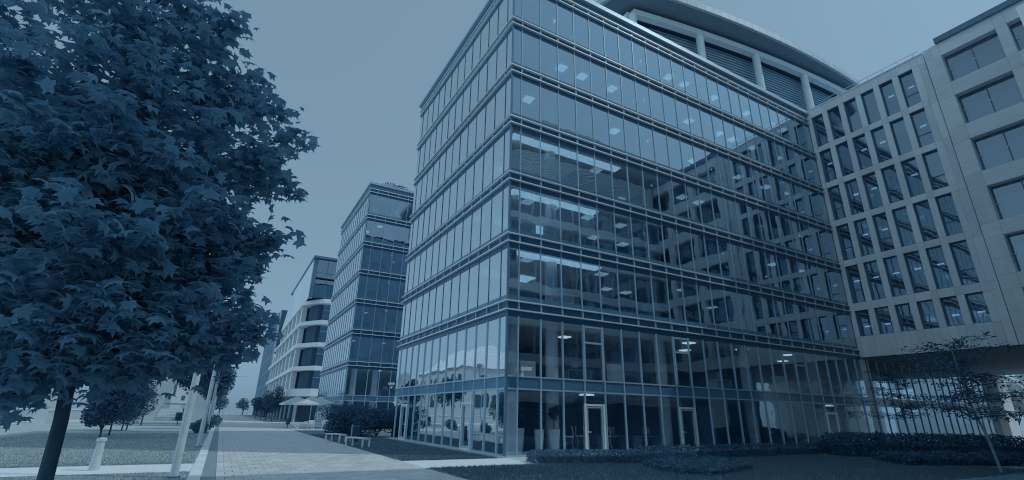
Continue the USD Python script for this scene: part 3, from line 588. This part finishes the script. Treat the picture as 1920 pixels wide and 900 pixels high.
# ------------------------------------------------------------------ trees along the path and on the lawn
lab = ['nearest tree of the path row, half hidden behind the second lamp post', 'second tree of the path row, behind the lamp posts', 'third tree of the path row, over the kerb', 'fourth tree of the path row, small in the distance', 'last tree of the path row at the far end']
for i, y in enumerate((20, 36, 52, 72, 100)):
    tree('path_tree', lab[i], (-13.2 if i == 0 else -12.6, y, 0), 6.4, 2.0, 2.7, 6500 if i < 3 else 2500, .22, 'dark_leaf', 'trees in a row along the path', .08)
TL = ['leftmost egg-shaped lawn tree with a thin bare stem', 'tallest egg-shaped lawn tree, second from the left', 'egg-shaped lawn tree third from the left', 'rightmost egg-shaped lawn tree beside the monument']
for i, (px, py, top, w) in enumerate(((185, 822, 745, 1.1), (203, 817, 705, 1.35), (227, 808, 715, 1.5), (236, 807, 722, 1.6))):
    g = gnd(px, py); dist = np.linalg.norm(g - CAM); h = (py - top) / 910 * dist * .94
    tree('lawn_tree', TL[i], (g[0], g[1], 0), h, w * 1.12, h * .13, 8500, .17, 'dark_leaf', 'egg-shaped trees on the lawn', .05, lumps=14, flat=.9)
for (px, py, h, lab_) in ((1712, 842, 5.4, 'thin airy young tree left of the other in front of the passage'), (1880, 888, 5.0, 'thin airy young tree with a bent pale stem near the right edge')):
    g = gnd(px, py); t = thing('young_tree', lab_, 'tree', (g[0], g[1], 0))
    lean = np.array([-.9, .5]) if px > 1800 else np.array([-.2, .2])
    P0 = [(0, 0, -.05), (lean[0] * .15, lean[1] * .15, 1.2), (lean[0] * .5, lean[1] * .5, 2.6), (lean[0] * .6, lean[1] * .6, h)]
    obj('trunk', tube(P0, [.06, .05, .038, .012], 8), 'bark_light', t, smooth=True)
    lp, br = [], []
    for k in range(46):
        z = rnd.uniform(1.9, h); a = rnd.uniform(0, 6.28); L = rnd.uniform(1.0, 3.0) * (1.1 - .5 * (z - 2) / (h - 2)); c = np.array([lean[0] * .55, lean[1] * .55, z]); e = c + [math.cos(a) * L, math.sin(a) * L, rnd.uniform(-.05, .35)]
        br.append(tube([c, (c + e) / 2 + [0, 0, .1], e], [.02, .013, .004], 5, False))
        for _ in range(70): u = rnd.uniform(.25, 1.05); lp.append(c + (e - c) * u + rng.normal(0, [.16, .16, .09]))
    obj('branches', join(br), 'bark', t); obj('foliage', leafcards(np.array(lp), .12, .6), 'dark_leaf', t)
for i, (y, h, lab_) in enumerate(((77, 6.2, 'dark slender tree at the near corner of the tiered building, behind the parasols'), (90, 5.0, 'dark tree before the tiered building, second from its near corner'), (104, 5.6, 'dark tree before the tiered building, third from its near corner'), (122, 5.2, 'farthest dark tree before the tiered building'))):
    tree('terrace_tree', lab_, (-3.4, y, 0), h, 1.7, 1.0, 3200, .24, 'dark_leaf', 'dark trees in front of the tiered building', .08)
# far trees
for i in range(11):
    x = -44 + i * 8.5 + rnd.uniform(-2, 2); h = rnd.uniform(6, 10)
    tree('distant_tree', 'bushy tree in the distant row beyond the far road', (x, 240 + rnd.uniform(-5, 12), 0), h, rnd.uniform(3, 4.5), 1.2, 900, .8, 'hedge_leaf', 'distant trees beyond the far road', .2)
for i in range(14):
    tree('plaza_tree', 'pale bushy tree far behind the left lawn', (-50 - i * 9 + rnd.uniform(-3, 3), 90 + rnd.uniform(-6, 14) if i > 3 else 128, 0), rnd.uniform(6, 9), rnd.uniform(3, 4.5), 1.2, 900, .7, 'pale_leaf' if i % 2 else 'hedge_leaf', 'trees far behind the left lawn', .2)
for i in range(7):
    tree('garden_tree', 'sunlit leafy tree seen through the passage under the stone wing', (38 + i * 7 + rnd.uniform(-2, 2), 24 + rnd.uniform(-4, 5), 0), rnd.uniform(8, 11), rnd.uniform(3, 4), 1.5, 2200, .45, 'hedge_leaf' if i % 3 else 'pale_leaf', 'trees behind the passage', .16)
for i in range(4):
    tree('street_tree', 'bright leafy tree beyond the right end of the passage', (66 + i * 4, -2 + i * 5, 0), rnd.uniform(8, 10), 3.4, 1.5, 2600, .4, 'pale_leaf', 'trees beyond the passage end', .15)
# hedges and shrubs
hedge('box_hedge', 'clipped low hedge starting by the corner planters', [(-.45, -3.25), (4.3, -4.6), (4.6, -3.6), (-.2, -2.15)], .45, 7000, .075)
hedge('box_hedge', 'long low hedge running along the shaded right facade', [(4.8, -3.9), (26, -3.4), (26, -2.2), (4.8, -2.6)], .55, 8500, .1, 'dark_leaf')
hedge('ground_shrub', 'ragged low shrub spreading over the lawn in front of the hedge', [(2.2, -8.0), (3.2, -8.6), (6.5, -7.6), (7.2, -5.8), (5.0, -5.2), (3.2, -5.3), (2.6, -6.6)], .27, 6500, .1, cat='shrub', bumpy=.9, core=.3)
hedge('tall_hedge', 'dark thick hedge in front of the passage at the right', [(17.5, -5.2), (29, -9.6), (31, -6.5), (22, -2.6), (18.5, -3.2)], 1.05, 8800, .17, 'dark_leaf', bumpy=.35)
hedge('tall_hedge', 'low dark planting below the bent young tree', [(14.5, -9.2), (22, -11.5), (25, -9.0), (17, -6.6)], .4, 6000, .16, 'dark_leaf', bumpy=.6)
for (px, py, r, h, lab_) in ((645, 816, 2.6, 2.5, 'loose dark shrub left of its twin beside the cafe terrace'), (705, 818, 2.7, 2.5, 'rounded dark shrub against the end of the left glass facade')):
    g = gnd(px, py); t = thing('shrub', lab_, 'shrub', (g[0], g[1], 0))
    obj('stems', join([tube([(0, 0, 0), (math.cos(a) * r * .5, math.sin(a) * r * .5, h * .7)], [.03, .01], 5) for a in np.linspace(0, 5.5, 7)]), 'bark', t)
    obj('foliage', leafcards(blob_points(9000, (0, 0, h * .46), (r, r * .9, h * .54), 16), .15, .9), 'dark_leaf', t)
for i, (px, py) in enumerate(((374, 812), (392, 806), (398, 797), (383, 800))):
    g = gnd(px, py); t = thing('verge_bush', ['bush at the kerb beside the second lamp post', 'bush behind the kerb at the foot of the path trees', 'far small bush at the kerb', 'bush left of the kerb among the tree stems'][i], 'bush', (g[0], g[1], 0))
    obj('foliage', leafcards(blob_points(1400, (0, 0, .55), (.9, .9, .65), 8), .16, .9), 'hedge_leaf', t); obj('stems', tube([(0, 0, 0), (0, 0, .6)], [.04, .02], 5), 'bark', t)
rs = thing('roof_shrub', 'leafy mound growing on the roof of the second glass building', 'shrub', (4.0, 39.0, 29.1))
obj('foliage', leafcards(blob_points(2500, (0, 0, .5), (2.1, 1.5, 1.2), 10), .2, .9), 'dark_leaf', rs); obj('stems', tube([(0, 0, -.5), (0, 0, .6)], .06, 6), 'bark', rs)
# grass
blade = np.array([[-.012, 0, 0], [.012, 0, 0], [0, .02, 1.0]])
def grass(n, fn, label, h, m, name='grass'):
    P = np.array([fn() for _ in range(n)]); a = rng.uniform(0, 6.28, n); s = h * rng.uniform(.5, 1.3, n); ln = rng.normal(0, .35, (n, 2)); w = .012
    V = np.empty((n, 3, 3)); c, q = np.cos(a) * w, np.sin(a) * w
    V[:, 0] = np.c_[P[:, 0] - c, P[:, 1] - q, np.zeros(n)]; V[:, 1] = np.c_[P[:, 0] + c, P[:, 1] + q, np.zeros(n)]; V[:, 2] = np.c_[P[:, 0] + ln[:, 0] * s, P[:, 1] + ln[:, 1] * s, s]
    obj(name, (V.reshape(-1, 3), np.arange(3 * n).reshape(-1, 3)), m, label=label, cat='grass', kind='stuff')
leafmat('grass_shade', hue(70, 106, 134, .7), .2, .35)  # blade colour darkened to carry the shade of these lawns
grass(60000, lambda: (rnd.uniform(-22, -11.8), (.7 + 26 * rnd.random() ** 1.6) if rnd.random() < .8 else rnd.uniform(-9, -2)), 'short sunlit grass of the left lawn', .035, 'grass_blade')
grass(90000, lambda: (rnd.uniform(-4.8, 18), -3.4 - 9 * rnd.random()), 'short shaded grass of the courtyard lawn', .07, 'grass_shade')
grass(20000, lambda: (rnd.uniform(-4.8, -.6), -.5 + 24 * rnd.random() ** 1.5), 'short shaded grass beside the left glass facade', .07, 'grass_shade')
# ------------------------------------------------------------------ street furniture
def lamp_post(label, x, y, h=6.5):
    t = thing('lamp_post', label, 'lamp post', (x, y, 0), 0, 'lamp posts along the path')
    obj('pole', lathe([(.11, -.05), (.105, .1), (.095, 2.5), (.085, h)], 18), 'post_paint', t, smooth=40)
    obj('base_plate', lathe([(.17, -.02), (.17, .03)], 18), 'dark_metal', t); obj('lamp_head', lathe([(.12, h), (.26, h + .05), (.3, h + .2), (.18, h + .32), (.02, h + .36)], 18), 'post_paint', t, smooth=40)
    return t
lp0 = lamp_post('nearest thick pale lamp post, cut by the bottom edge of the view', -12.09, -3.41)
dup(lp0, 'second pale lamp post, standing at the kerb', (-11.93, 9.61, 0))
dup(lp0, 'third pale lamp post, thin in the distance beside the tree stems', (-11.95, 27, 0)); dup(lp0, 'fourth pale lamp post, far along the kerb', (-11.95, 44, 0))
g = gnd(175, 882); bo = thing('stone_bollard', 'stout pale bollard with an overhanging cap on the side path', 'bollard', (g[0], g[1], 0))
obj('shaft', lathe([(.135, -.05), (.135, .02), (.10, .70), (.10, .76)], 20), 'concrete', bo, smooth=40); obj('cap', lathe([(.08, .76), (.08, .785), (.122, .79), (.132, .81), (.132, .86), (.105, .89), (.0, .90)], 20), 'concrete', bo, smooth=40)
BL = ['leftmost dark slim bollard on the far lawn', 'dark slim bollard left of the lawn trees', 'dark slim bollard beside the monument ramp', 'dark slim bollard further left of the pair', 'dark slim bollard right of the pair']
for i, (px, py, top) in enumerate(((33, 797, 783), (161, 796, 783), (264, 797, 783), (138, 784, 773), (157, 785, 773))):
    g = gnd(px, py); h = (py - top) / 910 * np.linalg.norm(g - CAM); t = thing('bollard', BL[i], 'bollard', (g[0], g[1], 0), 0, 'dark bollards across the lawn')
    obj('post', lathe([(.09, -.05), (.08, h * .9), (.0, h)], 10), 'dark_metal', t, smooth=40); obj('collar', lathe([(.1, h * .75), (.1, h * .8)], 10), 'dark_metal', t)
def bench(label, x, y, rz):
    t = thing('bench', label, 'bench', (x, y, 0), rz, 'backless benches by the path')
    for k in range(5): obj('seat_slat', box(-.9, .9, -.24 + k * .1, -.155 + k * .1, .43, .47), 'bench_wood', t)
    for sx in (-1, 1):
        for sy in (-1, 1): obj('leg', box(sx * .82 - .035, sx * .82 + .035, sy * .2 - .035, sy * .2 + .035, -.02, .43), 'bench_wood', t)
        obj('rail', box(sx * .82 - .03, sx * .82 + .03, -.16, .16, .37, .43), 'bench_wood', t)
    return t
b0 = bench('nearer backless wooden bench at the path edge', -4.55, 8.2, -1.25); dup(b0, 'farther backless wooden bench at the path edge', (-4.75, 13.2, 0), -1.25)
g = gnd(649, 829); lb = thing('litter_bin', 'tall dark litter bin standing behind the two benches', 'litter bin', (g[0] + .5, g[1], 0))
obj('body', box(-.2, .2, -.17, .17, .05, .9), 'dark_plastic', lb); obj('lid', box(-.22, .22, -.19, .19, .9, .95), 'dark_metal', lb); obj('side_post', box(-.26, -.21, -.05, .05, -.02, 1.0), 'mullion_metal', lb); obj('foot', box(-.18, .18, -.14, .14, -.02, .05), 'dark_metal', lb)
g = gnd(538, 803); lb = thing('post_bin', 'small dark bin on a post at the edge of the cafe terrace', 'litter bin', (g[0], g[1], 0))
obj('post', tube([(0, 0, -.02), (0, 0, 1.0)], .05, 8), 'dark_metal', lb); obj('body', lathe([(.17, .38), (.22, .42), (.23, .95), (.19, 1.0)], 12), 'dark_plastic', lb, smooth=40)
g = gnd(343, 797); lb = thing('post_bin', 'small dark bin on a post behind the nearest lamp post', 'litter bin', (g[0] - .6, g[1], 0))
obj('post', tube([(0, 0, -.02), (0, 0, 1.2)], .05, 8), 'dark_metal', lb); obj('body', lathe([(.3, .5), (.34, .55), (.34, 1.3), (.28, 1.36)], 12), 'dark_plastic', lb, smooth=40)
def parasol(label, x, y, w=1.55):
    t = thing('parasol', label, 'parasol', (x, y, 0), .1, 'cafe parasols')
    obj('pole', tube([(0, 0, 0), (0, 0, 3.3)], .035, 8), 'bench_wood', t); obj('base', lathe([(.35, 0), (.35, .08), (.08, .12)], 14), 'concrete', t)
    c = [(sx * w, sy * w, 2.55) for sx, sy in ((-1, -1), (1, -1), (1, 1), (-1, 1))]
    for k in range(4):
        a, b_ = np.array(c[k]), np.array(c[(k + 1) % 4]); tp_ = np.array([0, 0, 3.35]); dn = np.array([0, 0, -.16])
        v = [a, b_, tp_, a + dn, b_ + dn, tp_ + [0, 0, -.03]]; obj('canopy_panel', (np.array(v), np.array([[0, 1, 2], [3, 5, 4], [0, 3, 4], [0, 4, 1]])), 'fabric', t)
        obj('rib', tube([tp_ + [0, 0, -.12], a + [0, 0, -.05]], .02, 5), 'bench_wood', t); obj('strut', tube([(0, 0, 2.3), (a * .5 + tp_ * .5) + [0, 0, -.1]], .015, 5), 'bench_wood', t)
    return t
p0 = parasol('left cafe parasol with its corner towards the path', -3.9, 42.0); dup(p0, 'middle cafe parasol, nearest to the path bin', (-2.7, 39.2, 0), .15); dup(p0, 'right cafe parasol, close to the second glass building', (-1.5, 41.6, 0), .05)
def chair(label, x, y, rz):
    t = thing('folding_chair', label, 'chair', (x, y, 0), rz, 'folding cafe chairs')
    for s in (-.27, .27): obj('cross_leg', join([tube([(s, -.24, 0), (s, .24, .46)], .02, 6), tube([(s, .24, 0), (s, -.24, .46)], .02, 6)]), 'bench_wood', t); obj('back_post', tube([(s, .24, .44), (s, .3, .92)], .02, 6), 'bench_wood', t)
    obj('front_cross', join([tube([(-.27, -.26, 0), (.27, -.26, .46)], .02, 6), tube([(.27, -.25, 0), (-.27, -.25, .46)], .02, 6)]), 'bench_wood', t)
    obj('seat', box(-.27, .27, -.24, .24, .45, .47), 'fabric', t); obj('backrest', box(-.27, .27, .28, .30, .68, .9), 'fabric', t)
    return t
c0 = chair('folding cafe chair left of its neighbours below the parasols', -2.9, 36.4, math.pi); dup(c0, 'folding cafe chair in the middle of the front row', (-1.55, 36.0, 0), math.pi - .2); dup(c0, 'folding cafe chair at the right of the front row beside the shrub', (-.45, 36.0, 0), math.pi + .15)
dup(c0, 'folding cafe chair turned sideways near the path bin', (-4.1, 38.2, 0), 1.3)
for i, (x, y) in enumerate(((-2.9, 38.2), (-1.0, 37.9))):
    t = thing('cafe_table', ['square cafe table under the middle parasol', 'square cafe table at the right behind the front chairs'][i], 'table', (x, y, 0))
    obj('table_top', box(-.4, .4, -.4, .4, .71, .75), 'bench_wood', t); obj('stem', tube([(0, 0, .02), (0, 0, .71)], .04, 8), 'dark_metal', t); obj('foot', lathe([(.28, 0), (.28, .03)], 14), 'dark_metal', t)
# monument: two leaning slabs with a banner between
mo = thing('monument', 'pale angular monument of two sloping slabs around a tall banner', 'monument', (-17.6, 70, 0))
def quadslab(P, th): P = np.array(P, float); return (np.vstack([P, P + [0, th, 0]]), BF)
obj('left_slab', quadslab([(-6.2, 0, 0), (-2.0, .5, 0), (.55, 1.5, 8.4), (-.5, 1.2, 9.0)], 1.2), 'monument', mo); obj('right_slab', quadslab([(2.4, 0, 0), (5.2, 0, 0), (2.4, 1.0, 7.8), (1.5, 1.2, 8.6)], 1.2), 'monument', mo)
obj('banner', box(-1.6, 1.8, 4, 4.15, 1.8, 7.4), 'poster', mo); obj('step', box(-3.2, 2.6, 1.5, 5, 0, .5), 'monument', mo)
for k, (x, z, w, h) in enumerate(((-.4, 3.6, .35, 1.9), (.9, 3.0, .5, .7), (-.9, 3.1, .4, .5), (1.3, 3.9, .3, .4), (.1, 2.4, 2.6, .12))): obj('banner_print', box(x - w / 2, x + w / 2, 3.975, 3.998, z, z + h), 'spandrel', mo)
# low white wall, kiosks at the far left
wl = thing('low_wall', 'long low pale wall behind the left lawn', 'wall', (-90, 81, 0)); obj('wall', box(0, 62, 0, .6, 0, 1.3), 'far_wall', wl); obj('coping', box(-.1, 62.1, -.1, .7, 1.3, 1.42), 'white_slab', wl)
for i, (px, py, h) in enumerate(((73, 795, 1.7), (82, 795, 1.3))):
    g = gnd(px, py); t = thing('concrete_block', ['taller pale block standing on the far lawn', 'wider pale block beside the taller one on the far lawn'][i], 'block', (g[0], g[1], 0)); obj('body', box(-.5 - .3 * i, .5 + .3 * i, -.4, .4, 0, h), 'concrete', t); obj('cap', box(-.56 - .3 * i, .56 + .3 * i, -.46, .46, h, h + .1), 'concrete', t)
fe = thing('railing', 'low pale railing along the far road at the end of the path', 'railing', (-12, 208, 0)); obj('rail', box(0, 40, 0, .08, .9, 1.0), 'concrete', fe)
for k in range(21): obj('post', box(k * 2 - .08, k * 2 + .08, 0, .1, 0, 1.0), 'concrete', fe)
# planters and stools behind the corner glass
for i, (x, y, r, h) in enumerate(((1.45, 1.15, .24, 1.15), (2.35, .8, .25, 1.1), (3.05, .55, .3, 1.12))):
    t = thing('planter', ['tall round planter nearest the corner pillar, behind the glass', 'middle tall planter half hidden by a mullion', 'square-shouldered planter with a bushy pale plant, beside the round column'][i], 'planter', (x, y, .02))
    obj('pot', lathe([(r * .62, 0), (r * .7, .1), (r, h - .04), (r, h), (r * .85, h), (r * .8, h - .1)], 20), 'planter', t, smooth=40); obj('stem', join([tube([(0, 0, h - .1), (.1 * math.cos(a), .1 * math.sin(a), h + .7)], [.012, .006], 5) for a in (0, 2, 4)]), 'bark', t)
    obj('foliage', leafcards(blob_points(420, (0, 0, h + .75), (.36, .36, .5), 6), .14, .9), 'hedge_leaf', t)
for i, x in enumerate((4.2, 6.9, 5.4)):
    t = thing('bar_stool', ['slim stool with curved pale legs left of the glass door', 'slim stool with curved pale legs right of the glass door', 'slim stool with curved pale legs behind the glass door'][i], 'stool', (x, .9 + .3 * i, .02))
    for s in (-.25, .25): obj('leg', tube([(s * 1.5, 0, 0), (s * .7, 0, .45), (s * 1.2, .05, .85), (s, .1, 1.25)], [.022, .02, .022, .03], 6), 'stool_metal', t, smooth=True)
    obj('seat', lathe([(.2, .74), (.22, .77), (.2, .80)], 14), 'stool_metal', t)
def cctv(label, x, y, z, rz):
    t = thing('security_camera', label, 'camera', (x, y, z), rz); obj('housing', box(-.09, .42, -.07, .07, 0, .14), 'camera_white', t); obj('hood', box(-.11, .47, -.085, .085, .14, .16), 'camera_white', t); obj('lens', box(.42, .43, -.05, .05, .02, .12), 'dark_metal', t)
    obj('arm', tube([(.0, 0, 0), (0, 0, -.16), (0, .18, -.2)], .02, 6), 'camera_white', t); obj('mount', box(-.06, .06, .16, .19, -.28, -.12), 'camera_white', t)
cctv('white security camera on the right facade beside the corner', .78, -.26, 3.75, -.35); cctv('white security camera at the far end of the left facade', -.3, 17.1, 3.75, 2.2)
# parked car under the wing
cg = thing('parked_car', 'dark parked car seen through the glass passage', 'car', (40.5, 6.5, 0), .15)
prof = [(-2.1, .3), (2.1, .3), (2.15, .75), (1.2, .95), (.55, 1.42), (-1.1, 1.45), (-1.9, 1.0), (-2.15, .9)]
v, f = tm(trimesh.creation.extrude_polygon(Polygon(prof), 1.7, engine='earcut')); obj('body', (np.stack([v[:, 0], v[:, 2] - .85, v[:, 1]], 1), f), 'car_paint', cg)
for s in (-1, 1):
    v, f = tm(trimesh.creation.extrude_polygon(Polygon([(-1.6, 1.0), (1.0, .97), (.5, 1.36), (-1.0, 1.38)]), .03, engine='earcut')); obj('side_window', (np.stack([v[:, 0], v[:, 2] - .015 + s * .86, v[:, 1]], 1), f), 'shadow_box', cg)
    for xw in (-1.35, 1.35):
        w = tm(trimesh.creation.cylinder(.32, .2, sections=20)); obj('wheel', (np.stack([w[0][:, 0] + xw, w[0][:, 2] + s * .78, w[0][:, 1] + .32], 1), w[1]), 'dark_plastic', cg)
    obj('headlight', box(2.08, 2.16, s * .6 - .15, s * .6 + .15, .6, .74), 'camera_white', cg)
# a far pedestrian in front of the monument
import manifold3d as mf
def body(joints, bones, r=.0):
    parts = []
    for a, b_ in bones:
        (pa, ra), (pb_, rb) = joints[a], joints[b_]; parts.append(mf.Manifold.batch_hull([mf.Manifold.sphere(ra, 12).translate(pa), mf.Manifold.sphere(rb, 12).translate(pb_)]))
    m = mf.Manifold.batch_boolean(parts, mf.OpType.Add).refine_to_length(.05).to_mesh(); m = trimesh.Trimesh(m.vert_properties[:, :3], m.tri_verts); trimesh.smoothing.filter_taubin(m, iterations=8); return tm(m)
g = gnd(284, 789); pe = thing('person', 'person in dark clothes walking in front of the monument', 'person', (g[0], g[1], 0), .5)
J = {'head': ((0, -.02, 1.62), .105), 'neck': ((0, 0, 1.45), .055), 'chest': ((0, 0, 1.28), .15), 'hip': ((0, 0, .95), .14), 'ls': ((-.19, 0, 1.38), .06), 'le': ((-.24, .08, 1.1), .045), 'lh': ((-.23, -.05, .86), .035), 'rs': ((.19, 0, 1.38), .06), 're': ((.24, -.06, 1.1), .045), 'rh': ((.22, -.2, .9), .035),
     'lk': ((-.1, -.12, .5), .07), 'la': ((-.1, -.06, .08), .05), 'lt': ((-.1, -.2, .04), .035), 'rk': ((.1, .06, .5), .07), 'ra': ((.1, .3, .12), .05), 'rt': ((.1, .2, .04), .035), 'lp': ((-.09, 0, .92), .1), 'rp': ((.09, 0, .92), .1)}
obj('body', body(J, [('head', 'neck'), ('neck', 'chest'), ('chest', 'hip'), ('chest', 'ls'), ('ls', 'le'), ('le', 'lh'), ('chest', 'rs'), ('rs', 're'), ('re', 'rh'), ('hip', 'lp'), ('hip', 'rp'), ('lp', 'lk'), ('lk', 'la'), ('la', 'lt'), ('rp', 'rk'), ('rk', 'ra'), ('ra', 'rt')]), 'cloth', pe, smooth=True)
obj('hair', move(tm(trimesh.creation.icosphere(2, .115)), (0, .01, 1.65)), 'dark_plastic', pe, smooth=True)
